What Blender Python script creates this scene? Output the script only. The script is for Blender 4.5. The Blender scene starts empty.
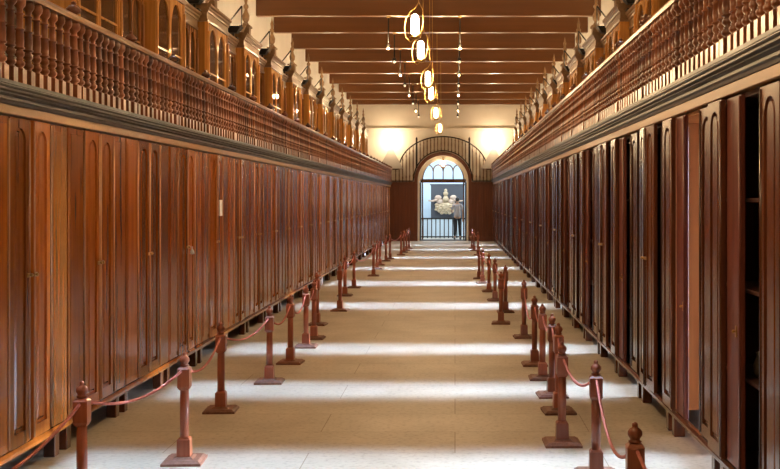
import bpy, math, random
from mathutils import Vector, Matrix
random.seed(7)
PI = math.pi
C = bpy.context.scene.collection
SC = bpy.context.scene

# ------------------------------------------------------------ camera, world, sun, exposure
cam_d = bpy.data.cameras.new('camera')
cam = bpy.data.objects.new('camera', cam_d); C.objects.link(cam)
cam.location = (0, 0, 1.65); cam.rotation_euler = (PI / 2, 0, 0)
cam_d.sensor_width = 36; cam_d.lens = 1050 / 780 * 36
cam_d.shift_x = -65 / 780; cam_d.shift_y = -35.5 / 780
cam_d.clip_start = .05; cam_d.clip_end = 300
SC.camera = cam
SC.view_settings.view_transform = 'Standard'
SC.view_settings.look = 'None'
SC.view_settings.gamma = 1
SC.view_settings.use_curve_mapping = False
SC.view_settings.exposure = 0.0
w = bpy.data.worlds.new('sky'); SC.world = w; w.use_nodes = True
w.node_tree.nodes['Background'].inputs[0].default_value = (.62, .78, 1, 1)
w.node_tree.nodes['Background'].inputs[1].default_value = 1.2

ADDED_ROOF_W = 5.4
SUN_E, SUN_ELEV, SUN_ANG, SUN_YAW = 72, 2.2, 8, 2.5
sd = bpy.data.lights.new('low_sun', 'SUN'); sd.energy = SUN_E; sd.angle = math.radians(SUN_ANG); sd.color = (.66, .80, 1)
so = bpy.data.objects.new('low_sun', sd); C.objects.link(so)
_e, _a = math.radians(SUN_ELEV), math.radians(SUN_YAW)
_d = Vector((-math.cos(_e) * math.cos(_a), -math.sin(_a), -math.sin(_e)))
so.rotation_euler = _d.to_track_quat('-Z', 'Y').to_euler(); so.location = (8, 10, 3)

WARM = (1, .66, .34)
def point(name, loc, e, col=WARM, r=.06):
    d = bpy.data.lights.new(name, 'POINT'); d.energy = e; d.color = col; d.shadow_soft_size = r
    o = bpy.data.objects.new(name, d); o.location = loc; C.objects.link(o); return o
def area(name, loc, rot, sx, sy, e, col):
    d = bpy.data.lights.new(name, 'AREA'); d.shape = 'RECTANGLE'; d.size = sx; d.size_y = sy; d.energy = e; d.color = col
    o = bpy.data.objects.new(name, d); o.location = loc; o.rotation_euler = rot; C.objects.link(o); return o

# ------------------------------------------------------------ layout constants
XL, XR = -2.52, 1.485           # cabinet fronts
WLO, WRO = -3.22, 2.15          # lower walls
WLU, WRU = -4.02, 2.95          # upper walls
DF = 41.2                       # far wall
YB = -3.0                       # wall behind the viewer
ZC = 5.35                       # beam soffit
LEG = .165
ZTL, ZTR = 2.13, 2.21           # cabinet tops
ZBL, ZBR = 2.285, 2.39          # gallery floor / balustrade foot
ZRL, ZRR = 2.85, 2.97           # top of handrail
WINS = [(5.55, 6.85), (8.72, 9.42), (11.2, 11.95), (15.75, 16.7), (20.0, 21.1), (24.5, 25.5),
        (29.1, 30.1), (33.6, 34.9), (37.2, 38.1)]

# ------------------------------------------------------------ materials
def nt(name):
    m = bpy.data.materials.new(name); m.use_nodes = True
    t = m.node_tree; return m, t, t.nodes['Principled BSDF']
def wood(name, dark, light, rough=.32, scale=1, coat=.35, vary=.35, axis='Z'):
    m, t, b = nt(name); N, L = t.nodes, t.links
    tc = N.new('ShaderNodeTexCoord'); oi = N.new('ShaderNodeObjectInfo')
    ad = N.new('ShaderNodeVectorMath'); ad.operation = 'ADD'
    cm = N.new('ShaderNodeCombineXYZ'); mu = N.new('ShaderNodeMath'); mu.operation = 'MULTIPLY'; mu.inputs[1].default_value = 37
    L.new(oi.outputs['Random'], mu.inputs[0]); L.new(mu.outputs[0], cm.inputs[0]); L.new(mu.outputs[0], cm.inputs[1]); L.new(mu.outputs[0], cm.inputs[2])
    L.new(tc.outputs['Object'], ad.inputs[0]); L.new(cm.outputs[0], ad.inputs[1])
    mp = N.new('ShaderNodeMapping'); s = [14 * scale] * 3; s['XYZ'.index(axis)] = .6 * scale
    mp.inputs['Scale'].default_value = s; L.new(ad.outputs[0], mp.inputs[0])
    n1 = N.new('ShaderNodeTexNoise'); n1.inputs['Scale'].default_value = 1.6; n1.inputs['Detail'].default_value = 6
    n1.inputs['Distortion'].default_value = .25; L.new(mp.outputs[0], n1.inputs[0])
    cr = N.new('ShaderNodeValToRGB'); cr.color_ramp.elements[0].position = .22; cr.color_ramp.elements[1].position = .78
    cr.color_ramp.elements[0].color = (*dark, 1); cr.color_ramp.elements[1].color = (*light, 1)
    L.new(n1.outputs[0], cr.inputs[0])
    hs = N.new('ShaderNodeHueSaturation'); mr = N.new('ShaderNodeMapRange')
    mr.inputs['To Min'].default_value = 1 - vary; mr.inputs['To Max'].default_value = 1 + vary
    L.new(oi.outputs['Random'], mr.inputs[0]); L.new(mr.outputs[0], hs.inputs['Value']); L.new(cr.outputs[0], hs.inputs['Color'])
    L.new(hs.outputs[0], b.inputs['Base Color'])
    n2 = N.new('ShaderNodeTexNoise'); n2.inputs['Scale'].default_value = 3; L.new(mp.outputs[0], n2.inputs[0])
    m2 = N.new('ShaderNodeMapRange'); m2.inputs['To Min'].default_value = rough * .9; m2.inputs['To Max'].default_value = rough * 1.15
    L.new(n2.outputs[0], m2.inputs[0]); L.new(m2.outputs[0], b.inputs['Roughness'])
    bp = N.new('ShaderNodeBump'); bp.inputs['Strength'].default_value = .05; bp.inputs['Distance'].default_value = .003
    L.new(n1.outputs[0], bp.inputs['Height']); L.new(bp.outputs[0], b.inputs['Normal'])
    b.inputs['Coat Weight'].default_value = coat; b.inputs['Coat Roughness'].default_value = .18
    return m
def plain(name, col, rough=.5, metal=0, emit=None, es=0, alpha=None):
    m, t, b = nt(name)
    b.inputs['Base Color'].default_value = (*col, 1); b.inputs['Roughness'].default_value = rough; b.inputs['Metallic'].default_value = metal
    if emit: b.inputs['Emission Color'].default_value = (*emit, 1); b.inputs['Emission Strength'].default_value = es
    return m
def mottled(name, a, c, scale=2, rough=.8, bump=.1):
    m, t, b = nt(name); N, L = t.nodes, t.links
    tc = N.new('ShaderNodeTexCoord'); n = N.new('ShaderNodeTexNoise'); n.inputs['Scale'].default_value = scale; n.inputs['Detail'].default_value = 8
    L.new(tc.outputs['Object'], n.inputs[0]); cr = N.new('ShaderNodeValToRGB')
    cr.color_ramp.elements[0].position = .3; cr.color_ramp.elements[1].position = .7
    cr.color_ramp.elements[0].color = (*a, 1); cr.color_ramp.elements[1].color = (*c, 1)
    L.new(n.outputs[0], cr.inputs[0]); L.new(cr.outputs[0], b.inputs['Base Color']); b.inputs['Roughness'].default_value = rough
    bp = N.new('ShaderNodeBump'); bp.inputs['Strength'].default_value = bump; bp.inputs['Distance'].default_value = .01
    L.new(n.outputs[0], bp.inputs['Height']); L.new(bp.outputs[0], b.inputs['Normal'])
    return m
M = {}
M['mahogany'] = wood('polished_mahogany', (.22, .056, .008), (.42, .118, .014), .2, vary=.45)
M['bead'] = wood('glint_toned_bead_wood', (.30, .12, .04), (.60, .30, .14), .16, coat=.8)  # lighter tone paints the specular glints along the door edges
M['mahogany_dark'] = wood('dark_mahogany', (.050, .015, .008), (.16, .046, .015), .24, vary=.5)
M['carcass'] = wood('cabinet_interior_wood', (.045, .012, .006), (.10, .03, .012), .6, coat=0)
M['red_back'] = wood('reddish_unpolished_wood', (.10, .022, .014), (.22, .055, .03), .4, coat=.1)
M['lit_side'] = wood('orange_lit_side_wood', (.60, .22, .06), (.80, .36, .12), .5, coat=0, axis='Z')  # orange put into the wood to stand for daylight inside the cabinet
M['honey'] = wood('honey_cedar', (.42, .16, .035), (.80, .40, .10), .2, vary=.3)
M['baluster'] = wood('turned_baluster_wood', (.12, .036, .013), (.28, .092, .03), .32, scale=2, vary=.45, coat=.15)
M['architrave'] = wood('tan_architrave_wood', (.28, .125, .038), (.50, .26, .085), .4, scale=.6, axis='Y', vary=0, coat=.1)
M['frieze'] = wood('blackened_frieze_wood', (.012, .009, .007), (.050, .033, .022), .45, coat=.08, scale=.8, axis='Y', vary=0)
M['rail'] = wood('handrail_wood', (.22, .10, .04), (.40, .20, .09), .3, scale=.8, axis='Y', vary=0)
M['beam'] = wood('brown_beam_wood', (.13, .046, .010), (.19, .070, .017), .3, scale=.35, axis='X', vary=.1, coat=.3)
M['post'] = wood('red_brown_post_wood', (.27, .068, .03), (.43, .13, .062), .4, scale=2, vary=.25)
M['base'] = wood('worn_post_base_wood', (.14, .05, .026), (.25, .11, .065), .6, scale=2, coat=0, vary=.25)
M['wainscot'] = wood('wainscot_wood', (.11, .026, .008), (.24, .062, .016), .4, vary=0)
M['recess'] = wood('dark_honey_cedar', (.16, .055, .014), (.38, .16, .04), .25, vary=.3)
M['plaster'] = mottled('cream_plaster', (.74, .66, .54), (.82, .75, .63), 1.5)
M['white'] = mottled('white_plaster', (.76, .74, .70), (.84, .82, .78), 1.5)
M['brass'] = plain('aged_brass', (.55, .33, .10), .3, 1)
M['iron'] = plain('dark_iron', (.03, .018, .012), .5, .6)
M['bronze'] = plain('bronze_bar', (.20, .11, .05), .4, .3)
M['glass'] = plain('bookcase_glass', (.10, .05, .02), .06)
M['black'] = plain('black_paint', (.012, .011, .01), .5)
M['grey'] = plain('grey_shade_paint', (.42, .38, .33), .6)
M['rope'] = mottled('pink_red_rope', (.52, .15, .13), (.70, .26, .22), 60, .7)
M['paper'] = plain('white_paper', (.93, .93, .93), .7)
M['bulb'] = plain('glowing_bulb', (1, .9, .7), .3, 0, (1, .86, .60), 20)
M['small_bulb'] = plain('small_glowing_bulb', (1, .9, .7), .3, 0, (1, .82, .55), 1.2)
M['stone'] = mottled('cream_carved_stone', (.46, .33, .19), (.74, .56, .36), 14, .7)
M['slate'] = plain('dark_grey_panel', (.075, .078, .09), .6)
M['blue_white'] = plain('pale_blue_wall', (.70, .80, .88), .7)
M['skin'] = plain('skin', (.50, .28, .18), .6)
M['shirt'] = plain('white_cloth', (.36, .31, .30), .8)
M['trousers'] = plain('black_cloth', (.018, .018, .022), .8)
M['hair'] = plain('dark_hair', (.02, .013, .01), .6)
M['clay'] = mottled('clay_jar', (.30, .22, .12), (.42, .33, .2), 8, .5)
M['pane'] = plain('clear_pane', (.9, .95, 1), .03)
_p = M['pane'].node_tree.nodes['Principled BSDF']; _p.inputs['Transmission Weight'].default_value = 1; _p.inputs['IOR'].default_value = 1.02
# floor: worn pale wide slabs with fine joints, scuffs
def floor_mat():
    m, t, b = nt('worn_floor_slabs'); N, L = t.nodes, t.links
    tc = N.new('ShaderNodeTexCoord'); mp = N.new('ShaderNodeMapping'); mp.inputs['Scale'].default_value = (1, 1, 1); L.new(tc.outputs['Object'], mp.inputs[0])
    n = N.new('ShaderNodeTexNoise'); n.inputs['Scale'].default_value = 1.2; n.inputs['Detail'].default_value = 10; n.inputs['Roughness'].default_value = .62; L.new(mp.outputs[0], n.inputs[0])
    cr = N.new('ShaderNodeValToRGB'); cr.color_ramp.elements[0].position = .28; cr.color_ramp.elements[1].position = .72
    cr.color_ramp.elements[0].color = (.42, .365, .29, 1); cr.color_ramp.elements[1].color = (.62, .56, .475, 1); L.new(n.outputs[0], cr.inputs[0])
    n3 = N.new('ShaderNodeTexNoise'); n3.inputs['Scale'].default_value = 28; n3.inputs['Detail'].default_value = 4; L.new(mp.outputs[0], n3.inputs[0])
    c3 = N.new('ShaderNodeValToRGB'); c3.color_ramp.elements[0].position = .25; c3.color_ramp.elements[1].position = .5
    c3.color_ramp.elements[0].color = (.72, .70, .66, 1); c3.color_ramp.elements[1].color = (1, 1, 1, 1); L.new(n3.outputs[0], c3.inputs[0])
    mx0 = N.new('ShaderNodeMix'); mx0.data_type = 'RGBA'; mx0.blend_type = 'MULTIPLY'; mx0.inputs[0].default_value = 1
    L.new(cr.outputs[0], mx0.inputs[6]); L.new(c3.outputs[0], mx0.inputs[7])
    br = N.new('ShaderNodeTexBrick'); br.offset = .5; br.inputs['Scale'].default_value = 1; br.inputs['Brick Width'].default_value = 1.9; br.inputs['Row Height'].default_value = .62
    br.inputs['Mortar Size'].default_value = .004; br.inputs['Mortar Smooth'].default_value = .3; br.inputs['Color1'].default_value = (1, 1, 1, 1); br.inputs['Color2'].default_value = (.93, .92, .90, 1)
    br.inputs['Mortar'].default_value = (.45, .36, .26, 1); L.new(mp.outputs[0], br.inputs[0])
    mx = N.new('ShaderNodeMix'); mx.data_type = 'RGBA'; mx.blend_type = 'MULTIPLY'; mx.inputs[0].default_value = .8
    L.new(mx0.outputs[2], mx.inputs[6]); L.new(br.outputs[0], mx.inputs[7]); L.new(mx.outputs[2], b.inputs['Base Color'])
    b.inputs['Roughness'].default_value = .55
    bp = N.new('ShaderNodeBump'); bp.inputs['Strength'].default_value = .12; bp.inputs['Distance'].default_value = .006
    L.new(n3.outputs[0], bp.inputs['Height']); L.new(bp.outputs[0], b.inputs['Normal'])
    return m
M['floor'] = floor_mat()

# ------------------------------------------------------------ mesh helpers
class MB:
    def __init__(s): s.v, s.f, s.sm = [], [], []
    def add(s, vs, fs, smooth=False, mat=None):
        n = len(s.v)
        s.v += [tuple(mat @ Vector(v)) if mat else tuple(v) for v in vs]
        s.f += [tuple(i + n for i in f) for f in fs]; s.sm += [smooth] * len(fs); return s
    def box(s, a, b, mat=None):
        x0, y0, z0 = a; x1, y1, z1 = b
        x0, x1 = min(x0, x1), max(x0, x1); y0, y1 = min(y0, y1), max(y0, y1); z0, z1 = min(z0, z1), max(z0, z1)
        return s.add([(x0, y0, z0), (x1, y0, z0), (x1, y1, z0), (x0, y1, z0), (x0, y0, z1), (x1, y0, z1), (x1, y1, z1), (x0, y1, z1)],
                     [(0, 3, 2, 1), (4, 5, 6, 7), (0, 1, 5, 4), (1, 2, 6, 5), (2, 3, 7, 6), (3, 0, 4, 7)], False, mat)
    def taper(s, c, z0, z1, w0, w1, mat=None, d0=None, d1=None):   # tapered square block
        x, y = c; d0 = d0 or w0; d1 = d1 or w1
        vs = [(x + sx * wd / 2, y + sy * dd / 2, z) for z, wd, dd in ((z0, w0, d0), (z1, w1, d1)) for sx, sy in ((-1, -1), (1, -1), (1, 1), (-1, 1))]
        return s.add(vs, [(3, 2, 1, 0), (4, 5, 6, 7), (0, 1, 5, 4), (1, 2, 6, 5), (2, 3, 7, 6), (3, 0, 4, 7)], False, mat)
    def lathe(s, prof, c=(0, 0, 0), n=12, mat=None, smooth=True):
        vs, fs = [], []
        for z, r in prof:
            for k in range(n): vs.append((c[0] + r * math.cos(2 * PI * k / n), c[1] + r * math.sin(2 * PI * k / n), c[2] + z))
        for i in range(len(prof) - 1):
            for k in range(n): fs.append((i * n + k, i * n + (k + 1) % n, (i + 1) * n + (k + 1) % n, (i + 1) * n + k))
        fs.append(tuple(reversed(range(n)))); fs.append(tuple(range((len(prof) - 1) * n, len(prof) * n)))
        return s.add(vs, fs, smooth, mat)
    def tube(s, pts, r, n=8):
        pts = [Vector(p) for p in pts]; rs = r if isinstance(r, (list, tuple)) else [r] * len(pts)
        vs, fs = [], []; up = None
        for i, p in enumerate(pts):
            t = (pts[min(i + 1, len(pts) - 1)] - pts[max(i - 1, 0)]).normalized()
            if up is None: up = Vector((0, 0, 1)) if abs(t.z) < .9 else Vector((1, 0, 0))
            a = t.cross(up).normalized(); b2 = a.cross(t).normalized(); up = b2
            for k in range(n): vs.append(p + a * rs[i] * math.cos(2 * PI * k / n) + b2 * rs[i] * math.sin(2 * PI * k / n))
        for i in range(len(pts) - 1):
            for k in range(n): fs.append((i * n + k, i * n + (k + 1) % n, (i + 1) * n + (k + 1) % n, (i + 1) * n + k))
        fs.append(tuple(reversed(range(n)))); fs.append(tuple(range((len(pts) - 1) * n, len(pts) * n)))
        return s.add(vs, fs, True)
    def blob(s, c, r, nu=12, nv=8):
        vs, fs = [], []
        for j in range(nv + 1):
            a = PI * j / nv
            for k in range(nu):
                b = 2 * PI * k / nu; vs.append((c[0] + r[0] * math.sin(a) * math.cos(b), c[1] + r[1] * math.sin(a) * math.sin(b), c[2] - r[2] * math.cos(a)))
        for j in range(nv):
            for k in range(nu): fs.append((j * nu + k, j * nu + (k + 1) % nu, (j + 1) * nu + (k + 1) % nu, (j + 1) * nu + k))
        return s.add(vs, fs, True)
    def extrude(s, prof, a, b, axis='Y'):   # profile (u,z) swept along Y (u=x) or X (u=y)
        n = len(prof); vs = []
        for q in (a, b):
            for u, z in prof: vs.append((u, q, z) if axis == 'Y' else (q, u, z))
        fs = [(k, (k + 1) % n, n + (k + 1) % n, n + k) for k in range(n)] + [tuple(reversed(range(n))), tuple(range(n, 2 * n))]
        return s.add(vs, fs)
    def archboard(s, xf, th, y0, y1, z0, z1, py0, py1, pz0, pz1, depth, seg=10, rise=None):
        """board in the YZ plane, front at xf facing +x, arched recessed panel py0..py1 / pz0..pz1(apex)"""
        R = (py1 - py0) / 2; rise = rise or R; yc = (py0 + py1) / 2; zs = pz1 - rise
        arch = [(yc - R * math.cos(PI * k / seg), zs + rise * math.sin(PI * k / seg)) for k in range(seg + 1)]
        inner = [(py0, pz0)] + arch + [(py1, pz0)]
        outer = [(y0, z0)] + [(y0 if k == 0 else y1 if k == seg else y, z1 if 0 < k < seg else z1) for k, (y, z) in enumerate(arch)] + [(y1, z0)]
        n = len(inner); vs = [(xf, y, z) for y, z in inner] + [(xf, y, z) for y, z in outer] + [(xf - depth, y, z) for y, z in inner]
        fs = []
        for k in range(n):
            j = (k + 1) % n
            fs.append((k, j, n + j, n + k)); fs.append((j, k, 2 * n + k, 2 * n + j))
        fs.append(tuple(range(2 * n, 3 * n)))
        s.add(vs, fs)
        # raised field
        g = .018; e = .008; ri = R - g
        a2 = [(py0 + g, pz0 + g)] + [(yc - ri * math.cos(PI * k / seg), zs + (rise - g) * math.sin(PI * k / seg)) for k in range(seg + 1)] + [(py1 - g, pz0 + g)]
        a3 = [(yc + (y - yc) * .72, z + (e * 2 if i in (0, n - 1) else -e)) for i, (y, z) in enumerate(a2)]
        vs = [(xf - depth, y, z) for y, z in a2] + [(xf - depth * .25, y, z) for y, z in a3]
        fs = [(k, (k + 1) % n, n + (k + 1) % n, n + k) for k in range(n)] + [tuple(range(n, 2 * n))]
        s.add(vs, fs)
        # edges and back
        xb = xf - th
        s.add([(xf, y0, z0), (xf, y1, z0), (xf, y1, z1), (xf, y0, z1), (xb, y0, z0), (xb, y1, z0), (xb, y1, z1), (xb, y0, z1)],
              [(0, 1, 5, 4), (1, 2, 6, 5), (2, 3, 7, 6), (3, 0, 4, 7), (4, 5, 6, 7)])
        return s
    def build(s, name, mat, parent=None, loc=None, bevel=0):
        me = bpy.data.meshes.new(name); me.from_pydata(s.v, [], s.f)
        me.polygons.foreach_set('use_smooth', s.sm); me.materials.append(mat)
        import bmesh
        bm = bmesh.new(); bm.from_mesh(me); bmesh.ops.recalc_face_normals(bm, faces=bm.faces); bm.to_mesh(me); bm.free()
        o = bpy.data.objects.new(name, me); C.objects.link(o)
        if parent: o.parent = parent
        if loc: o.location = loc
        if bevel:
            b = o.modifiers.new('edge', 'BEVEL'); b.width = bevel; b.segments = 1; b.limit_method = 'ANGLE'
        return o
def tag(o, label=None, cat=None, group=None, kind=None):
    if label: o['label'] = label
    if cat: o['category'] = cat
    if group: o['group'] = group
    if kind: o['kind'] = kind
    return o
def thing(name, loc, label, cat, group=None, rz=0):
    o = bpy.data.objects.new(name, None); C.objects.link(o); o.location = loc; o.rotation_euler = (0, 0, rz)
    return tag(o, label, cat, group)
def copy_tree(o, parent=None):
    c = o.copy(); C.objects.link(c)
    if parent: c.parent = parent
    for ch in list(o.children): copy_tree(ch, c)
    return c
ORD = ['first', 'second', 'third', 'fourth', 'fifth', 'sixth', 'seventh', 'eighth', 'ninth', 'tenth', 'eleventh', 'twelfth', 'thirteenth', 'fourteenth',
       'fifteenth', 'sixteenth', 'seventeenth', 'eighteenth', 'nineteenth', 'twentieth', 'twenty-first', 'twenty-second', 'twenty-third', 'twenty-fourth',
       'twenty-fifth', 'twenty-sixth', 'twenty-seventh', 'twenty-eighth', 'twenty-ninth', 'thirtieth', 'thirty-first', 'thirty-second']
def struct(name, mb, mat, **k): return tag(mb.build(name, mat, **k), kind='structure')

# ------------------------------------------------------------ room shell
struct('floor', MB().box((WLU, YB, -.12), (WRU + 1, 47, 0)), M['floor'])
struct('ceiling', MB().box((WLU - .2, YB, 5.86), (WRU + .2, DF + .3, 6.0)), M['plaster'])
# lower left wall is thick and carries the gallery
struct('wall_left_lower', MB().box((WLU - .2, YB, 0), (WLO, DF, ZTL - .02)), M['white'])
struct('wall_left_upper', MB().box((WLU - .25, YB, ZTL + .02), (WLU, DF, 5.86)), M['white'])
m = MB(); y = YB
for a, b in WINS:
    m.box((WRO, y, 0), (WRU, a, 2.19)); y = b
m.box((WRO, y, 0), (WRU, DF, 2.19))
struct('wall_right_lower', m, M['white'])
struct('wall_right_upper', MB().box((WRU, YB, 2.2), (WRU + .25, DF, 5.86)), M['white'])
struct('wall_back', MB().box((WLU - .2, YB - .2, 0), (WRU + .2, YB, 6)), M['plaster'])
for i, (a, b) in enumerate(WINS):
    fr = MB()
    for yy in (a, b - .04): fr.box((WRO + .55, yy, 0), (WRO + .62, yy + .04, 2.19))
    fr.box((WRO + .55, a, 2.13), (WRO + .62, b, 2.19))
    wf = struct('window_and_added_frame_%d' % (i + 1), fr, M['mahogany_dark'])
    area('daylight_lamp', (WRU + .15, (a + b) / 2, 1.15), (0, PI / 2, 0), 1.9, b - a, 26 * (b - a), (.75, .87, 1))

# added unseen lamps inside rooflight-like frames, brightening bands across the floor
for i, (a, b) in enumerate(WINS):
    fr = MB().box((-2.62, a - .06, 5.80), (1.58, a, 5.86)).box((-2.62, b, 5.80), (1.58, b + .06, 5.86)).box((-2.62, a, 5.80), (-2.56, b, 5.86)).box((1.52, a, 5.80), (1.58, b, 5.86))
    struct('window_and_added_frame_%d' % (i + 20), fr, M['white'])  # added frame round the lamp; the ceiling above stays closed
    l = area('daylight_lamp', (-.52, (a + b) / 2, 5.85), (0, 0, 0), 4.0, b - a, ADDED_ROOF_W * 4 * (b - a), (.50, .72, 1)); l.data.spread = math.radians(6)
# ------------------------------------------------------------ ceiling beams
BD = [13.2, 15.3, 18.6, 21.2, 23.3, 25.8, 28.2, 30.9, 33.6, 36.3, 38.9, 41.0]
for i, d in enumerate(BD):
    o = MB().box((WLU, d, ZC), (WRU, d + .16, 5.86)).box((WLU, d - .012, ZC + .46), (WRU, d, 5.86)).build('ceiling_beam', M['beam'], bevel=.01)
    lab = ('brown ceiling beam above the viewer, %s from the near end' % ORD[i]) if i < 3 else (
        'wide brown timber ceiling beam across the hall, %s from the top edge of the photo' % ORD[i - 3] if i < 11 else
        'brown timber ceiling beam lying against the cream far wall')
    tag(o, lab, 'ceiling beam', 'timber ceiling beams')

# ------------------------------------------------------------ far wall with arched doorway
XC, RO, ZS = -.47, 1.13, 2.36
def arch_wall(mb, x0, x1, z1, xc, r, zs, y0, y1, seg=24):
    pts = [(xc - r, 0)] + [(xc - r * math.cos(PI * k / seg), zs + r * math.sin(PI * k / seg)) for k in range(seg + 1)] + [(xc + r, 0)]
    out = [(x0, 0)] + [(x0 + (x1 - x0) * k / seg, z1) for k in range(seg + 1)] + [(x1, 0)]
    n = len(pts)
    vs = [(x, y0, z) for x, z in pts] + [(x, y0, z) for x, z in out] + [(x, y1, z) for x, z in pts] + [(x, y1, z) for x, z in out]
    fs = []
    for k in range(n - 1):
        fs += [(k, k + 1, n + k + 1, n + k), (2 * n + k, 3 * n + k, 3 * n + k + 1, 2 * n + k + 1), (k, 2 * n + k, 2 * n + k + 1, k + 1),
               (n + k, n + k + 1, 3 * n + k + 1, 3 * n + k)]
    return mb.add(vs, fs)
struct('wall_far', arch_wall(MB(), WLU - .2, WRU + .2, 5.86, XC, 1.0, ZS, DF, DF + .5), M['plaster'])
m = MB().box((WLU, DF - .06, 4.33), (WRU, DF, 4.40)).box((WLU, DF - .1, 4.40), (WRU, DF, 4.43))
struct('trim_1', m, M['plaster'])
# wainscot
m = MB()
for x0, x1 in ((XL - .6, XC - RO), (XC + RO, XR + .6)):
    m.box((x0, DF - .05, 0), (x1, DF - .001, 2.30)); m.box((x0, DF - .09, 2.24), (x1, DF - .05, 2.32)); m.box((x0, DF - .08, 0), (x1, DF - .05, .16))
    k = int((x1 - x0) / .19)
    for j in range(k + 1):
        xx = x0 + (x1 - x0) * j / k; m.box((xx - .012, DF - .066, .16), (xx + .012, DF - .05, 2.24))
struct('trim_2', m, M['wainscot'], bevel=.004)
# arched frame
def arch_strip(mb, xc, r0, r1, zs, y0, y1, zb=0, seg=28):
    p = [(-1, zb)] + [(None, k) for k in range(seg + 1)] + [(1, zb)]
    vs = []
    for q in (y0, y1):
        for r in (r0, r1):
            vs.append((xc - r, q, zb))
            for k in range(seg + 1): vs.append((xc - r * math.cos(PI * k / seg), q, zs + r * math.sin(PI * k / seg)))
            vs.append((xc + r, q, zb))
    n = seg + 3; fs = []
    for k in range(n - 1):
        fs += [(k, k + 1, n + k + 1, n + k), (2 * n + k, 3 * n + k, 3 * n + k + 1, 2 * n + k + 1), (k, 2 * n + k, 2 * n + k + 1, k + 1), (n + k, n + k + 1, 3 * n + k + 1, 3 * n + k)]
    for e in (0, n - 1): fs.append((e, n + e, 3 * n + e, 2 * n + e))
    return mb.add(vs, fs)
struct('trim_3', arch_strip(MB(), XC, .995, RO, ZS, DF - .12, DF - .002), M['wainscot'])
door = tag(arch_strip(MB(), XC, .79, .84, ZS + .06, DF + .36, DF + .46).box((XC - .9, DF + .34, ZS - .06), (XC + .9, DF + .47, ZS + .08)).build('door_1', M['mahogany_dark']), kind='structure')
m = MB()
for s_ in (-1, 1): m.box((XC + s_ * .93, DF + .3, 0), (XC + s_ * 1.0, DF + .5, ZS))
arch_strip(m, XC, .84, 1.0, ZS, DF + .34, DF + .48, ZS)
m.build('door_frame', M['plaster'], door)
m = MB()
for k in range(1, 4):
    x = XC + (-.79 + 1.58 * k / 4); m.tube([(x, DF + .4, ZS + .06), (x, DF + .4, ZS + .45)], .026, 6)
for k in range(4):
    x = XC - .79 + 1.58 * k / 4
    m.tube([(x + .1975 + .1975 * math.cos(a), DF + .4, ZS + .38 + .26 * math.sin(a)) for a in [PI * j / 10 for j in range(11)]], .028, 6)
m.lathe([(-.02, .02), (0, .09), (.03, .09), (.05, .02)], (XC, DF + .38, ZS + .52), 10)
m.build('fanlight_tracery', M['bronze'], door)
arch_strip(MB(), XC, .0, .79, ZS + .06, DF + .40, DF + .405, ZS + .06).build('fanlight_pane', M['pane'], door)
m = MB()
for s_ in (-1, 1): m.box((XC + s_ * .86, DF + .36, .0), (XC + s_ * .93, DF + .44, ZS - .06))
m.box((XC - .93, DF + .3, 0), (XC + .93, DF + .46, .05))
m.build('door_jamb', plain('blue_grey_paint', (.10, .12, .15), .5), door)
t = thing('hanging_lantern', (XC, DF + .22, 3.08), 'small glowing lantern hanging under the arch of the far doorway', 'lantern')
MB().lathe([(-.12, .02), (-.10, .06), (.06, .075), (.08, .03)], n=10).build('lamp_globe', M['bulb'], t)
MB().lathe([(.08, .08), (.11, .05), (.14, .015), (.26, .012)], n=10).build('lantern_cap', M['brass'], t)
point('lantern_light', (XC, DF + .1, 3.0), 10, WARM, .08)
# iron railing over the wainscot, rising round the arch
rl = thing('arched_railing', (XC, DF - .16, 2.32), 'dark spindle railing that rises in an arch over the far doorway', 'railing')
def top_z(x):   # height above 2.32 of the railing's top edge
    a = abs(x)
    if a > 1.7: return .50
    R = 1.85; v = math.sqrt(max(R * R - (a * .98) ** 2, 0)) - .72 + .50 - .02
    return .50 + max(0, (math.sqrt(max(0, 1 - (a / 1.72) ** 2))) * 1.27)
def low_z(x):
    a = abs(x); return max(0, ZS - 2.32 + math.sqrt(max(0, (RO + .02) ** 2 - a * a))) if a < RO + .02 else 0
xs0, xs1 = XL - XC + .06, XR - XC - .06
pts = [(x, 0, top_z(x)) for x in [xs0 + (xs1 - xs0) * k / 90 for k in range(91)]]
MB().tube(pts, .028, 6).build('top_bar', M['iron'], rl)
pts = [(x, 0, low_z(x) + .03) for x in [xs0 + (xs1 - xs0) * k / 90 for k in range(91)]]
MB().tube(pts, .026, 6).build('bottom_bar', M['iron'], rl)
k = -15
for k in range(-15, 15):
    x = k * .137 + .07
    if x < xs0 + .03 or x > xs1 - .03: continue
    a, b = low_z(x), top_z(x); h = b - a
    MB().lathe([(0, .016), (h * .12, .02), (h * .16, .03), (h * .22, .016), (h * .5, .024), (h * .78, .016), (h * .84, .028), (h * .9, .016), (h, .016)], (x, 0, a), 6).build('spindle', M['bronze'], rl)
for x in (-1.03, 1.03):
    MB().box((x - .035, -.035, low_z(x)), (x + .035, .035, top_z(x) + .12)).lathe([(0, .03), (.03, .045), (.08, .03), (.12, .008)], (x, 0, top_z(x) + .12), 8).build('railing_post', M['iron'], rl)

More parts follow.
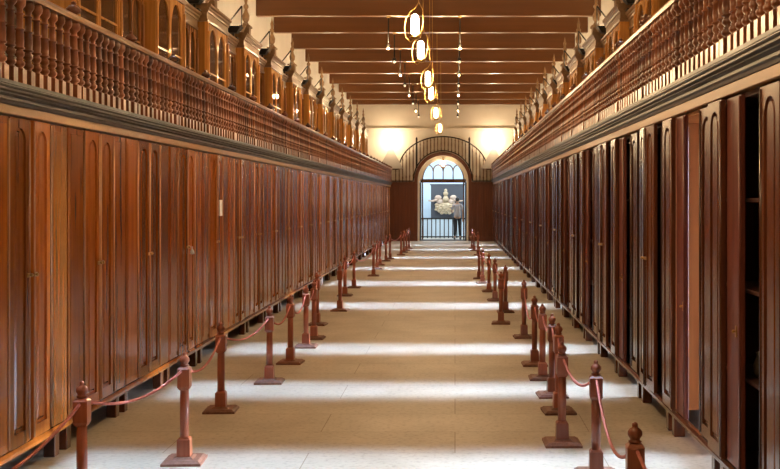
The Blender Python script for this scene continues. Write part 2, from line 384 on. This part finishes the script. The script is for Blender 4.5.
# wall sconces
for i, (x, z) in enumerate(((-2.50, 3.78), (1.50, 3.78))):
    t = thing('wall_sconce', (x, DF, z), 'glowing sconce with a grey tapering body on the far wall %s' % ('nearer the left cabinets' if i == 0 else 'nearer the right cabinets'), 'wall lamp', 'far wall sconces')
    MB().taper((0, -.22), -.95, -.1, .95, .06, d0=.30, d1=.05).build('sconce_body', M['grey'], t)
    MB().tube([(0, -.02, -.2), (0, -.12, -.12), (0, -.22, -.05)], .018, 6).build('bracket', M['brass'], t)
    MB().blob((0, -.22, .12), (.13, .13, .17)).build('lamp_globe', M['bulb'], t)
    point('sconce_light', (x, DF - .55, z + .16), 62, (1, .75, .48), .13)

# ------------------------------------------------------------ room beyond the doorway
struct('wall_beyond', MB().box((-4, 46.4, 0), (4, 46.6, 4.5)), M['blue_white'])
struct('wall_beyond_left', MB().box((-3.6, DF + .5, 0), (-3.4, 46.4, 4.5)), M['blue_white'])
struct('wall_beyond_right', MB().box((2.6, DF + .5, 0), (2.8, 46.4, 4.5)), M['blue_white'])
struct('ceiling_beyond', MB().box((-4, DF + .5, 4.3), (4, 46.6, 4.5)), M['white'])
area('daylight_lamp', (-.4, 43.6, 4.2), (0, 0, 0), 4, 3.4, 270, (.72, .86, 1))
tag(MB().box((-1.04, 45.3, 0), (.38, 45.42, 2.24)).box((-1.08, 45.29, 2.24), (.42, 45.46, 2.30)).build('dark_screen', M['slate'], bevel=.005), 'dark grey upright panel behind the pale carved emblem beyond the doorway', 'panel')
sc = thing('carved_emblem', (-.40, 45.27, 1.42), 'cream carved emblem with a crowned figure, mounted on the dark panel', 'sculpture'); sc.scale = (1.25, 1, 1.0)
m = MB()
for k in range(16):
    a = 2 * PI * k / 16; q = 1 + .12 * (k % 2); m.blob((.30 * q * math.cos(a), -.07, -.12 + .24 * q * math.sin(a)), (.075, .07, .065), 8, 6)
for k in range(9):
    a = 2 * PI * k / 9; m.blob((.17 * math.cos(a), -.16, -.12 + .15 * math.sin(a)), (.05, .04, .045), 8, 6)
m.blob((0, -.08, -.12), (.30, .10, .26)); m.build('scalloped_shield', M['stone'], sc)
MB().blob((0, -.17, -.10), (.15, .05, .17)).build('shield_boss', M['stone'], sc)
m = MB().lathe([(0, .10), (.12, .11), (.22, .07), (.26, .05), (.30, .085), (.38, .085), (.44, .04), (.47, .06), (.51, .05), (.55, .01)], (0, -.12, .12), 12); m.build('crowned_figure', M['stone'], sc)
for s_ in (-1, 1):
    m = MB().blob((s_ * .26, -.1, .28), (.12, .08, .12)).blob((s_ * .20, -.1, .12), (.12, .07, .12)).tube([(s_ * .28, -.12, .2), (s_ * .45, -.13, .14), (s_ * .60, -.12, .16)], [.06, .04, .025], 8)
    m.build('winged_figure', mottled('rosy_carved_stone', (.50, .33, .24), (.72, .55, .42), 9, .7) if s_ < 0 else bpy.data.materials['rosy_carved_stone'], sc)
bt = thing('barrier_railing', (-.45, 44.1, 0), 'low dark barred railing in front of the pale room beyond the doorway', 'railing')
MB().box((-1.3, -.03, .80), (1.3, .03, .86)).build('top_bar', M['black'], bt, bevel=.004)
MB().box((-1.3, -.03, .04), (1.3, .03, .09)).build('bottom_bar', M['black'], bt, bevel=.004)
for k in range(15):
    MB().box((-1.24 + k * .177 - .02, -.02, 0), (-1.24 + k * .177 + .02, .02, .82)).build('railing_bar', M['black'], bt)
tag(MB().box((-1.9, 44.9, 0), (1.2, 45.1, .78)).box((-1.92, 44.88, .78), (1.22, 45.12, .80)).build('display_plinth', M['blue_white'], bevel=.01), 'long pale low plinth behind the barred railing beyond the doorway', 'plinth')

# person
def skinned(name, verts, edges, radii, mat, parent, lvl=1):
    me = bpy.data.meshes.new(name); me.from_pydata(verts, edges, []); me.materials.append(mat)
    o = bpy.data.objects.new(name, me); C.objects.link(o); o.parent = parent
    s_ = o.modifiers.new('skin', 'SKIN'); s_.use_smooth_shade = True
    for i, r in enumerate(radii): me.skin_vertices[0].data[i].radius = r if isinstance(r, tuple) else (r, r)
    me.skin_vertices[0].data[0].use_root = True
    u = o.modifiers.new('sub', 'SUBSURF'); u.levels = lvl; u.render_levels = lvl
    return o
pe = thing('person', (.10, 43.0, 0), 'person in a pale shirt and black trousers standing beyond the doorway', 'person', rz=0)
V = [(0, 0, .93), (0, 0, 1.10), (0, .0, 1.28), (0, 0, 1.42), (0, -.01, 1.50), (0, .02, 1.58),
     (-.17, 0, 1.38), (-.24, .06, 1.14), (-.20, .26, 1.10), (-.19, .33, 1.12),
     (.17, 0, 1.38), (.23, -.02, 1.12), (.22, .03, .88), (.215, .05, .80),
     (-.09, 0, .86), (-.10, -.01, .48), (-.11, .02, .09), (-.12, .15, .04),
     (.09, 0, .86), (.10, -.01, .48), (.11, .03, .09), (.13, .16, .04)]
E = [(0, 1), (1, 2), (2, 3), (3, 4), (4, 5), (3, 6), (6, 7), (7, 8), (8, 9), (3, 10), (10, 11), (11, 12), (12, 13), (0, 14), (14, 15), (15, 16), (16, 17), (0, 18), (18, 19), (19, 20), (20, 21)]
Rr = [(.13, .10), (.12, .09), (.14, .10), (.09, .07), .05, .055, .05, .038, .03, .03, .05, .038, .03, .03, .08, .055, .038, .035, .08, .055, .038, .035]
for root, dx, dy, dz in ((9, 0, .02, 0), (13, 0, .004, -.02)):
    for f in range(5):
        off = (f - 2) * .017; L_ = (.05, .062, .066, .062, .048)[f] if f else .045
        i = len(V); b = V[root]
        if root == 9: p1 = (b[0] + off * .5, b[1] + .03, b[2] + off); p2 = (b[0] + off * .5, b[1] + .03 + L_, b[2] + off * 1.4 - .01)
        else: p1 = (b[0] + off * .4, b[1] + off, b[2] - .03); p2 = (b[0] + off * .4 - .008, b[1] + off * 1.3, b[2] - .03 - L_)
        V += [p1, p2]; E += [(root, i), (i, i + 1)]; Rr += [.009, .008]
body = skinned('body', V, E, Rr, M['skin'], pe, 2)
m = MB().blob((0, .01, 1.60), (.072, .09, .108), 16, 12).blob((0, .105, 1.585), (.012, .018, .018), 8, 6).blob((-.074, .0, 1.595), (.012, .02, .028), 8, 6).blob((.074, .0, 1.595), (.012, .02, .028), 8, 6)
m.build('head', M['skin'], body)
for s_ in (-1, 1): MB().blob((s_ * .03, .092, 1.61), (.011, .008, .007), 8, 6).build('eye', M['black'], body)
MB().blob((0, .094, 1.55), (.022, .008, .006), 8, 6).build('mouth', M['rope'], body)
MB().blob((0, -.02, 1.635), (.085, .095, .095), 14, 10).build('hair', M['hair'], pe)
skinned('shirt', [(0, 0, .85), (0, 0, 1.10), (0, 0, 1.28), (0, 0, 1.43), (-.17, 0, 1.38), (-.225, .04, 1.20), (.17, 0, 1.38), (.225, -.015, 1.18)],
        [(0, 1), (1, 2), (2, 3), (3, 4), (4, 5), (3, 6), (6, 7)], [(.185, .15), (.155, .125), (.165, .125), (.09, .08), .068, .055, .068, .055], M['shirt'], pe, 2)
skinned('trousers', [(0, 0, .94), (-.09, 0, .84), (-.10, -.01, .48), (-.11, .01, .12), (.09, 0, .84), (.10, -.01, .48), (.11, .02, .12)],
        [(0, 1), (1, 2), (2, 3), (0, 4), (4, 5), (5, 6)], [(.145, .115), .098, .072, .06, .098, .072, .06], M['trousers'], pe, 2)
for s_ in (-1, 1): MB().blob((s_ * .12, .09, .04), (.05, .14, .045)).build('shoe', M['black'], pe)

# ------------------------------------------------------------ lower cabinets
DZ0, LW = LEG + .055, .298
def cabinet(kind, H, wd, wood_m):
    """origin: centre of the front edge on the floor; front faces +x; -y is nearer the camera on the left row"""
    t = bpy.data.objects.new('archive_cabinet', None); C.objects.link(t)
    D = .50; hw = wd / 2; xb = -.028
    m = MB().box((-D, -hw, LEG), (xb, -hw + .025, H)).box((-D, hw - .025, LEG), (xb, hw, H))
    m.box((-D, -hw, H - .03), (xb, hw, H - .005))
    m.box((-D, 0 if kind == 'through' else -hw, LEG), (-D + .015, hw, H))
    if kind != 'through': m.box((-D, -hw, LEG), (xb, hw, LEG + .03))
    m.build('carcass', M['carcass'] if kind != 'through' else M['lit_side'], t)
    MB().extrude([(xb, LEG), (-.002, LEG), (.006, LEG + .012), (.006, LEG + .03), (-.004, LEG + .048), (xb, LEG + .048)], -hw, hw).build('base_rail', wood_m, t)
    for sx in (-.07, -D + .07):
        for y in (-hw + .10, hw - .10):
            MB().box((sx - .04, y - .038, 0), (sx + .035, y + .038, LEG)).build('leg', M['mahogany_dark'], t, bevel=.004)
    w4 = (wd - .012) / 4
    def leaf(k, arched, mat, xf=0, nm='door'):
        y0 = -hw + .006 + k * w4 + .004; y1 = y0 + w4 - .008
        hinge = y0 if k in (0, 1) else y1
        if k == 1: y1 -= .055 if kind == 'through' else .013
        if k == 2: y0 += .013
        mb = MB(); zt = H - .012
        a, b = y0 - hinge, y1 - hinge
        if arched:
            ins = .058; mb.archboard(0, .026, a, b, DZ0, zt, a + ins, b - ins, DZ0 + .075, zt - .055, .014)
        else:
            mb.box((-.026, a, DZ0), (-.004, b, zt)); mb.box((-.004, a + .03, DZ0 + .05), (0, b - .03, zt - .04))
        o = mb.build(nm, mat, t, loc=(xf, hinge, 0), bevel=.003 if not arched else 0)
        s = 1 if hinge == y0 else -1
        # edge bead
        ye = b if hinge == y0 else a
        bd = MB().lathe([(DZ0 + .01, .008), (zt - .01, .008)], (0, 0, 0), 6); q = bd.build('edge_bead', M['bead'] if mat is M['mahogany'] else mat, o, loc=(.0, ye - s * .008, 0))
        return o
    if kind in ('closed', 'closed_dark'):
        for k in range(4):
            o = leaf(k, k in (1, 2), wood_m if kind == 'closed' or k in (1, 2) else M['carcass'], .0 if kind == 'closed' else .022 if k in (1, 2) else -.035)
            o.rotation_euler.z = (.0, -.035, .028, 0)[k]
            if k in (1, 2):
                s = 1 if k == 1 else -1
                hd = MB().box((0, -.022, -.012), (.006, .022, .012)).lathe([(0, .006), (.012, .012), (.018, .004)], mat=Matrix.Translation((.006, .012 * s, 0)) @ Matrix.Rotation(PI / 2, 4, 'Y'), n=8)
                hd.build('handle', M['brass'], o, loc=(.002, s * (w4 - .045), 1.2))
        MB().box((xb - .004, -.02, DZ0), (xb, .02, H - .02)).build('gap_shade_strip', M['black'], t)  # black strip painted as the darkness in the gap between doors
    else:
        # row seen from the right: local +y is nearer the camera there
        leaf(0, True, wood_m, .022); leaf(3, True, wood_m, -.012)
        o = leaf(1, False, M['red_back'], -.004)
        hd = MB().box((0, -.012, -.03), (.006, .012, .03)).lathe([(0, .006), (.014, .01), (.02, .004)], mat=Matrix.Translation((.006, 0, 0)) @ Matrix.Rotation(PI / 2, 4, 'Y'), n=8)
        hd.build('lock', M['brass'], o, loc=(.0, w4 * .7, .95))
        if kind == 'open':
            for z in (.70, 1.175, 1.655):
                MB().box((-D + .016, -hw + .026, z - .022), (xb - .03, hw - .026, z)).build('shelf', M['carcass'], t, bevel=.002)
        MB().box((-D + .02, -.012, LEG + .03), (xb - .02 if kind == 'through' else xb - .3, .012, H - .03)).build('divider', M['red_back'], t) if kind == 'x' else None
    return t
P = 1.21
HL, HR = ZTL, ZTR
near_l = {0: 'tall polished mahogany cabinet cut by the left edge of the photo, behind the nearest rope post'}
proto = cabinet('closed', HL, P - .004, M['mahogany'])
for k in range(-1, 29):
    yc = 6.24 + P * k
    o = proto if k == -1 else copy_tree(proto)
    o.location = (XL, yc, 0)
    if k >= 0:
        for ch in o.children:
            if ch.name.startswith('door'): ch.rotation_euler.z *= random.uniform(-.2, 1.9)
    if k == -1: lab = 'mahogany archive cabinet of the left row beside the viewer, outside the left edge'
    elif k == 28: lab = 'closed mahogany archive cabinet ending the left row beside the far wall'
    elif k == 3: lab = 'closed mahogany archive cabinet with a white tag hanging at its handle, left row'
    elif k == 4: lab = 'closed mahogany cabinet with a paper notice stuck between its doors, left row'
    else: lab = 'closed mahogany archive cabinet, %s along the left row from the camera' % ORD[k]
    tag(o, lab, 'cabinet', 'archive cabinets of the left row')
t3 = tag(MB().lathe([(0, .008), (.006, .022), (.025, .019), (.05, .006), (.075, .003)], n=8).build('hanging_tag', M['paper'], loc=(XL + .045, 6.24 + P * 3 + .02, 1.13)), 'small white bell-shaped tag hanging from a cabinet handle', 'tag')
tag(MB().box((0, -.065, 0), (.002, .065, .17)).build('paper_notice', M['paper'], loc=(XL + .012, 11.25, 1.47)), 'small white paper notice stuck on a left row cabinet door', 'paper')

PR = 1.2096
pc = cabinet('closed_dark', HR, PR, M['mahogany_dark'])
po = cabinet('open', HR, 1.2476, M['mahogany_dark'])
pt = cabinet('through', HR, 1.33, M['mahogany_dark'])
seq = [('c', 4.215)]
seq += [('o', 5.462), ('t', 6.751)]
y = 7.42; n = 0
while y < 40.2:
    seq.append(('c', y + .603)); y += 1.21
    if y > 39.6: break
    seq.append(('o', y + .622)); y += 1.248
first = {'c': pc, 'o': po, 't': pt}; used = set(); n = 0; nc = 0; no = 0
for kd, yc in seq:
    o = first[kd] if kd not in used else copy_tree(first[kd]); used.add(kd)
    o.location = (XR, yc, 0); o.rotation_euler = (0, 0, PI)
    if kd == 'c' and yc > 7:
        for ch in o.children:
            if ch.name.startswith('door'): ch.rotation_euler.z *= random.uniform(-.2, 1.9)
    if yc < 5: lab = 'dark archive cabinet of the right row beside the viewer, outside the right edge'
    elif yc < 6: lab = 'dark archive cabinet standing open on shelves, at the right edge of the photo'
    elif yc < 7: lab = 'dark archive cabinet with inner side coloured orange as if lit, showing through its opening'
    elif yc > 39.3: lab = 'dark archive cabinet ending the right row beside the far wall'
    elif kd == 'c': nc += 1; lab = 'dark archive cabinet with both arched doors shut, %s such in the right row' % ORD[nc - 1]
    else: no += 1; lab = 'dark archive cabinet with a reddish folded door and open slot, %s beyond the orange-lit one' % ORD[no - 1]
    tag(o, lab, 'cabinet', 'archive cabinets of the right row')
tag(MB().lathe([(0, .03), (.02, .045), (.06, .05), (.10, .035), (.115, .03), (.13, .036), (.135, .02)], n=14).build('storage_jar', M['clay'], loc=(1.64, 5.60, .701)), 'small brown jar on a shelf inside the open right cabinet', 'jar')

# ------------------------------------------------------------ galleries
def gallery(side):
    s = 1 if side == 'left' else -1           # inward direction in x (towards the hall)
    X = XL if side == 'left' else XR
    XW = WLU if side == 'left' else WRU
    zt, zb, zr = (ZTL, ZBL, ZRL) if side == 'left' else (ZTR, ZBR, ZRR)
    y0, y1 = (4.42 if side == 'left' else 3.62), DF - .20
    g = thing('gallery', (0, 0, 0), 'long timber gallery edge with dark moulded cornice above the %s cabinets' % side, 'gallery', 'galleries')
    h = zb - zt
    MB().box((X + s * .012, y0, zt), (X - s * .10, y1, zt + h * .34)).build('architrave_board', M['architrave'], g, bevel=.004)
    f0 = zt + h * .34
    prof = [(-.10, f0), (.018, f0), (.022, f0 + h * .10), (.034, f0 + h * .16), (.034, f0 + h * .24), (.026, f0 + h * .27), (.05, f0 + h * .34), (.045, f0 + h * .40), (.066, f0 + h * .45), (.066, f0 + h * .50), (.058, f0 + h * .53), (.07, f0 + h * .60), (.07, zb - .004), (.06, zb), (-.10, zb)]
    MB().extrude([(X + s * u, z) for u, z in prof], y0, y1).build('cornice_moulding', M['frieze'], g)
    MB().box((X - s * .10, y0, zt + .02), (XW + s * .005, y1, zb)).build('gallery_floor', M['rail'], g)
    # balustrade
    b = thing('balustrade', (0, 0, 0), 'long balustrade of turned wooden balusters above the %s cabinets' % side, 'balustrade', 'gallery balustrades')
    xb = X + s * .035
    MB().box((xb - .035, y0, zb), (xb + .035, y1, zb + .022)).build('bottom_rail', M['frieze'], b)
    rp = [(-.042, zr - .05), (.042, zr - .05), (.048, zr - .028), (.034, zr - .006), (.018, zr), (-.018, zr), (-.034, zr - .006), (-.048, zr - .028)]
    MB().extrude([(xb + u, z) for u, z in rp], y0, y1).build('handrail', M['rail'], b)
    H = zr - .05 - zb - .02; z0 = zb + .02
    def prof_b(k):
        q = [(.17, .030), (.185, .030), (.19, .018), (.22, .034), (.25, .036), (.28, .020), (.29, .027), (.30, .018), (.335, .032), (.37, .031), (.40, .018),
             (.41, .034), (.425, .034), (.43, .028), (.50, .030), (.62, .026), (.625, .034), (.64, .034), (.645, .024), (.80, .0215), (.805, .030), (.82, .030), (.825, .020), (.87, .021), (.91, .038), (.95, .041), (1.0, .036)]
        return [(z * H, r * k) for z, r in q]
    def one(mb, yy, k=1.0):
        mb.box((xb - .030 * k, yy - .030 * k, z0), (xb + .030 * k, yy + .030 * k, z0 + .17 * H)); return mb.lathe(prof_b(k * .86), (xb, yy, z0), 10)
    pitch = P / 10
    ystart = 5.63 if side == 'left' else 4.84 - pitch * 4
    ys = []; yy = ystart - pitch * 5
    i = -5
    while yy < y1 - .05: ys.append((yy, i)); yy += pitch; i += 1
    me = one(MB(), 0).build('baluster', M['baluster'], b); me.location.y = ys[1][0]
    stuff = MB(); cnt = 0; last = ys[1][0]
    for yy, i in ys:
        if i % 10 == 0 and yy > y0:
            p = one(MB(), yy, 1.3); p.build('balustrade_post', M['baluster'], b)
            MB().lathe([(0, .012), (.012, .045), (.035, .052), (.06, .030), (.07, .012), (.078, .02), (.09, .004)], (xb, yy, zr - .002), 10).build('finial_knob', M['mahogany_dark'], b)
            continue
        if yy < y0 + .05: continue
        if cnt < 100:
            if cnt == 0: me.location.y = yy
            else:
                c = me.copy(); C.objects.link(c); c.parent = b; c.location.y = yy
            cnt += 1
        else: one(stuff, yy)
    tag(stuff.build('distant_balusters', M['baluster'], b), kind='stuff')
gallery('left'); gallery('right')

# ------------------------------------------------------------ upper glazed bookcases
def bookcase(H, wd, nd, crown, W=None):
    W = W or M['honey']
    t = bpy.data.objects.new('glazed_bookcase', None); C.objects.link(t)
    hw = wd / 2; D = .5 if crown else .42
    cor = .24
    MB().box((-D, -hw, 0), (-.03, -hw + .03, H - cor)).box((-D, hw - .03, 0), (-.03, hw, H - cor)).box((-D, -hw, 0), (-D + .02, hw, H - cor)).box((-D, -hw, H - cor - .02), (-.03, hw, H - cor)).box((-D, -hw, 0), (-.002, hw, .1)).build('carcass', W, t)
    for z in (.5, .95, 1.35):
        if z < H - cor - .1: MB().box((-D + .02, -hw + .03, z), (-.06, hw - .03, z + .02)).build('shelf', W, t)
    st = .075
    for y in (-hw, hw - st):
        MB().box((-.03, y, .1), (.012, y + st, H - cor)).box((.012, y + .018, .22), (.022, y + st - .018, H - cor - .12)).lathe([(.22, .010), (H - cor - .12, .010)], (.022, y + .028, 0), 6).lathe([(.22, .010), (H - cor - .12, .010)], (.022, y + st - .028, 0), 6).build('pilaster', W, t, bevel=.002)
    dw = (wd - 2 * st) / nd
    for k in range(nd):
        a = -hw + st + k * dw + .004; b = a + dw - .008; zt = H - cor - .01
        yc, R = (a + b) / 2, (dw - .008) / 2 - .035; seg = 10; zs = zt - .05 - R * 1.5
        inner = [(a + .035, .16)] + [(yc - R * math.cos(PI * j / seg), zs + R * 1.5 * math.sin(PI * j / seg)) for j in range(seg + 1)] + [(b - .035, .16)]
        outer = [(a, .10)] + [(a if j == 0 else b if j == seg else yc - R * math.cos(PI * j / seg), zt) for j in range(seg + 1)] + [(b, .10)]
        n = len(inner)
        vs = [(x, y, z) for x in (.004, -.022) for L_ in (inner, outer) for y, z in L_]
        fs = []
        for j in range(n):
            q = (j + 1) % n
            fs += [(j, q, n + q, n + j), (2 * n + j, 3 * n + j, 3 * n + q, 2 * n + q), (j, 2 * n + j, 2 * n + q, q), (n + j, n + q, 3 * n + q, 3 * n + j)]
        mb = MB().add(vs, fs)
        for z in (.62, 1.05):
            mb.box((-.014, a + .03, z), (0, b - .03, z + .022))
        d = mb.build('door', W, t)
        MB().add([(-.012, y, z) for y, z in inner], [tuple(range(n))]).build('glass', M['glass'], d)
    # stepped cornice
    z = H - cor
    pr = [(-D, z), (.015, z), (.02, z + .03), (.008, z + .035), (.008, z + .12), (.022, z + .125), (.026, z + .15), (.042, z + .165), (.042, z + .185), (.062, z + .20), (.062, z + .23), (.05, z + .24), (-D, z + .24)]
    e = .03 if crown else 0
    MB().extrude(pr, -hw - e, hw + e).build('cornice', M['cornice'], t)
    if crown:
        c = MB(); zc = H
        c.box((-.17, -.11, zc), (-.0, .11, zc + .05)); c.box((-.15, -.08, zc + .05), (-.02, .08, zc + .17)); c.box((-.17, -.10, zc + .17), (0, .10, zc + .20))
        c.lathe([(0, .07), (.03, .05), (.06, .03), (.10, .055), (.17, .06), (.23, .032), (.27, .024), (.30, .042), (.33, .042), (.36, .02), (.44, .03), (.50, .012), (.56, .004)], (-.085, 0, zc + .20), 10)
        c.build('finial', M['cornice'], t)
        for s_ in (-1, 1):
            MB().tube([(-.085, s_ * (.09 + .26 * j / 8), zc + .20 * (1 - j / 8) ** 1.6 + .02 + .03 * math.sin(PI * j / 8)) for j in range(9)] + [(-.085, s_ * .37, zc + .05)], [.035, .032, .03, .028, .025, .022, .02, .02, .022, .012], 8).build('scroll', M['cornice'], t)
    return t
M['cornice'] = wood('dusty_cornice_wood', (.17, .085, .035), (.34, .20, .09), .35, scale=.8, axis='Y', vary=.15)
def uplight(x, y, z, s, lab, grp):
    t = thing('uplighter', (x, y, z), lab, 'uplighter', grp, 0 if s > 0 else PI)
    MB().taper((0, 0), 0, .015, .14, .14).taper((0, 0), .015, .08, .03, .03).taper((0, 0), .08, .18, .12, .27, d0=.12, d1=.22).build('lamp_body', M['black'], t)
    MB().tube([(-.13, 0, .17), (.13, 0, .50)], .013, 6).tube([(.125, 0, .17), (.13, 0, .50)], .010, 6).build('stay_rod', M['black'], t)
    MB().box((-.10, -.09, .18), (.10, .09, .19)).build('lamp_lens', M['small_bulb'], t)
    d = bpy.data.lights.new('uplight', 'AREA'); d.shape = 'RECTANGLE'; d.size = .16; d.size_y = .3; d.energy = 11; d.color = (1, .72, .42)
    o = bpy.data.objects.new('uplight', d); C.objects.link(o); o.location = (x, y, z + .20); o.rotation_euler = (PI, 0, 0)
for side in ('left', 'right'):
    s = 1 if side == 'left' else -1
    zb = ZBL if side == 'left' else ZBR
    Xp, Xr = (-3.30, -3.42) if side == 'left' else (2.20, 2.32)
    H = 4.25 - zb
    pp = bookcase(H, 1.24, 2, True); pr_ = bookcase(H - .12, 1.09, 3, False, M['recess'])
    for i in range(-3, 10):
        yc = 17.0 + 2.42 * i
        a = pp if i == -3 else copy_tree(pp); b = pr_ if i == -3 else copy_tree(pr_)
        q = ORD[i + 3]
        a.location = (Xp, yc, zb); b.location = (Xr, yc + 1.21, zb)
        for o in (a, b): o.rotation_euler = (0, 0, 0 if s > 0 else PI)
        tag(a, 'projecting glazed bookcase with tall finial, %s from the camera on the %s gallery' % (q, side), 'bookcase', 'projecting bookcases of the %s gallery' % side)
        tag(b, 'recessed glazed bookcase with three arched doors, %s from the camera on the %s gallery' % (q, side), 'bookcase', 'recessed bookcases of the %s gallery' % side)
        uplight(Xr + s * .0, yc - .79, zb + H - .12, s, 'black uplighter on the bookcase cornice, %s from the camera on the %s gallery' % (q, side), 'uplighters of the %s gallery' % side)

# ------------------------------------------------------------ barrier posts and ropes
pd = bpy.data.objects.new('barrier_post', None); C.objects.link(pd)
MB().taper((0, 0), 0, .016, .245, .245).taper((0, 0), .016, .03, .235, .20).taper((0, 0), .03, .041, .13, .10).build('base', M['base'], pd)
m = MB().taper((0, 0), .04, .145, .082, .078).taper((0, 0), .145, .158, .078, .058).lathe([(.158, .027), (.3, .029), (.46, .027)], n=12)
m.taper((0, 0), .455, .475, .055, .078).taper((0, 0), .475, .585, .074, .074).taper((0, 0), .585, .60, .078, .05).build('shaft', M['post'], pd)
MB().lathe([(.60, .020), (.608, .030), (.614, .020), (.622, .024), (.636, .032), (.650, .031), (.662, .022), (.668, .012), (.676, .013), (.684, .012), (.690, .004)], n=14).build('ball_top', M['post'], pd)
LP = [(82, 5.54), (184.5, 6.59), (221, 8.17), (269.5, 9.44), (290.5, 10.56), (306, 11.7), (314, 12.4), (317, 13.75), (340, 15.5), (345, 17.9), (354, 19.5), (373.5, 22.5), (377, 24.75),
      (380, 26.2), (386, 27.9), (390, 28.9), (401, 30.9), (404, 32.4), (406.5, 33.6), (409, 34.9)]
RP = [(635, 4.52), (596, 6.26), (562, 7.07), (558.5, 8.13), (552, 8.79), (542.5, 9.63), (534.5, 10.44), (524, 12.5), (501, 13.9), (505.5, 15.3), (495, 17.05), (489, 18.7), (482.5, 20.6), (479, 21.7),
      (478, 31.0), (474, 33.5), (472, 35.0)]
def posts(lst, side, grp):
    n = len(lst); out = []
    for i, (px, d) in enumerate(lst):
        o = pd if (side == 'left' and i == 0) else copy_tree(pd)
        x = (px - 455) / 1050 * d
        o.location = (x, d, 0); o.rotation_euler = (0, 0, random.uniform(-.08, .08))
        if side == 'right' and i == 0: lab = 'reddish wooden barrier post cut by the bottom edge below the right cabinets'
        elif side == 'left' and i == 0: lab = 'reddish wooden barrier post nearest the camera in front of the left cabinets'
        elif i == n - 1: lab = 'tiny reddish barrier post farthest along the %s rope line' % side
        else: lab = 'reddish turned barrier post, %s along the %s rope line from the camera' % (ORD[i], side)
        tag(o, lab, 'barrier post', grp); out.append(Vector((x, d, .575)))
    return out
L_ = posts(LP, 'left', 'barrier posts of the left line'); R_ = posts(RP, 'right', 'barrier posts of the right line')
def rope(a, b, sag, lab, grp, name='barrier_rope'):
    dirv = (b - a).normalized(); a = a + dirv * .045; b = b - dirv * .045
    pts = [a.lerp(b, k / 16) - Vector((0, 0, sag * 4 * (k / 16) * (1 - k / 16))) for k in range(17)]
    c = (a + b) / 2; pts = [p - c for p in pts]
    tag(MB().tube(pts, .0085, 8).build(name, M['rope'], loc=c), lab, 'rope', grp)
rope(Vector((-1.9, 4.0, .50)), L_[0], .06, 'pink rope running from the nearest left post towards the viewer', 'ropes of the left line')
for i in range(len(L_) - 1):
    if i in (7,): continue
    sag = (.08, .10, .09, .11, .13, .08, .06, 0, .16, .08, .15, .1, .1, .1, .08, .1, .08, .08, .08)[i]
    rope(L_[i], L_[i + 1], sag, 'sagging pink rope between the %s and %s posts of the left line' % (ORD[i], ORD[i + 1]), 'ropes of the left line')
rope(Vector((.86, 3.3, .50)), R_[0], .08, 'pink rope hanging from the nearest right post towards the viewer', 'ropes of the right line')
for i in range(len(R_) - 1):
    if i in (7, 13): continue
    sag = (.20, .10, .12, .1, .08, .1, .22, 0, .2, .12, .1, .12, .08, .1, .08, .08)[i]
    rope(R_[i], R_[i + 1], sag, 'sagging pink rope between the %s and %s posts of the right line' % (ORD[i], ORD[i + 1]), 'ropes of the right line')

# ------------------------------------------------------------ hanging lamps
def pendant():
    t = bpy.data.objects.new('pendant_lamp', None); C.objects.link(t)      # origin: bulb centre
    MB().lathe([(-.11, .018), (-.105, .038), (-.09, .043), (.06, .043), (.095, .034), (.11, .012)], n=14).build('bulb', M['bulb'], t)
    MB().lathe([(-.165, .01), (-.16, .035), (-.145, .06), (-.135, .06), (-.12, .03), (-.108, .022)], n=14).build('lamp_cup', M['brass'], t)
    hook = [(0, 0, -.16), (-.05, 0, -.19), (-.10, 0, -.14), (-.115, 0, -.04), (-.10, 0, .06), (-.05, 0, .14), (.0, 0, .17), (.04, 0, .24), (.03, 0, .30)]
    MB().tube(hook, .0045, 8).build('curved_arm', M['brass'], t)
    MB().tube([(.04, 0, .24), (.085, 0, .15), (.09, 0, .02), (.06, 0, -.10), (.0, 0, -.155)], .0035, 8).build('flex', M['brass'], t)
    return t
pl = pendant()
PD = [(4.0, 0), (7.6, 0), (11.3, 1), (13.2, 1), (16.7, 1), (18.8, 1), (23.7, 1), (30.0, 1)]
pn = 0
for i, (d, vis) in enumerate(PD):
    o = pl if i == 0 else copy_tree(pl)
    x, z = -.43, (3.5, 3.5, 3.53, 3.53, 3.57, 3.55, 3.60, 3.68)[i]
    o.location = (x, d, z); k = 1.0
    MB().tube([(.03, 0, .30), (.02, 0, 6.0 - z - .142)], .005, 6).build('cord', M['brass'], o)
    if vis:
        lab = 'glowing tubular bulb in a curled brass holder, %s in the receding hanging row' % ORD[pn] if pn < 5 else 'small glowing hanging bulb in front of the arched railing, farthest of the row'
        pn += 1
    else: lab = 'glowing pendant lamp above the viewer, %s' % ('over the nearest cabinets' if i == 0 else 'just above the top edge')
    tag(o, lab, 'hanging lamp', 'pendant lamps along the hall')
    point('pendant_light', (x + .0, d - .10, z + .02), (88, 82, 62, 62, 56, 54, 52, 52)[i], WARM, .05)

def spot():
    t = bpy.data.objects.new('rod_spotlight', None); C.objects.link(t)     # origin at the top of the rod
    MB().tube([(0, 0, 0), (0, 0, -.56)], .014, 8).build('rod', M['black'], t)
    MB().lathe([(0, .02), (.02, .045), (.03, .045), (.035, .01)], (0, 0, -.035), 10).build('ceiling_rose', M['brass'], t)
    MB().lathe([(0, .022), (.03, .036), (.09, .045), (.095, .035)], (0, 0, -.66), 12).build('lamp_head', M['black'], t)
    MB().blob((0, -.035, -.655), (.03, .03, .03), 10, 8).build('bulb', M['small_bulb'], t)
    return t
sp = spot(); n = 0
for x, side in ((-1.35, 'left'), (.10, 'right')):
    for i, d in enumerate(BD[3:11]):
        o = sp if n == 0 else copy_tree(sp); n += 1
        o.location = (x, d + .08, ZC)
        if i % 2 == 0: point('spotlight_light', (x, d - .05, ZC - .68), 42, WARM, .04)
        tag(o, 'small spotlight on a black rod under the %s beam, %s hanging row' % (ORD[i], side), 'spotlight', '%s row of rod spotlights' % side)
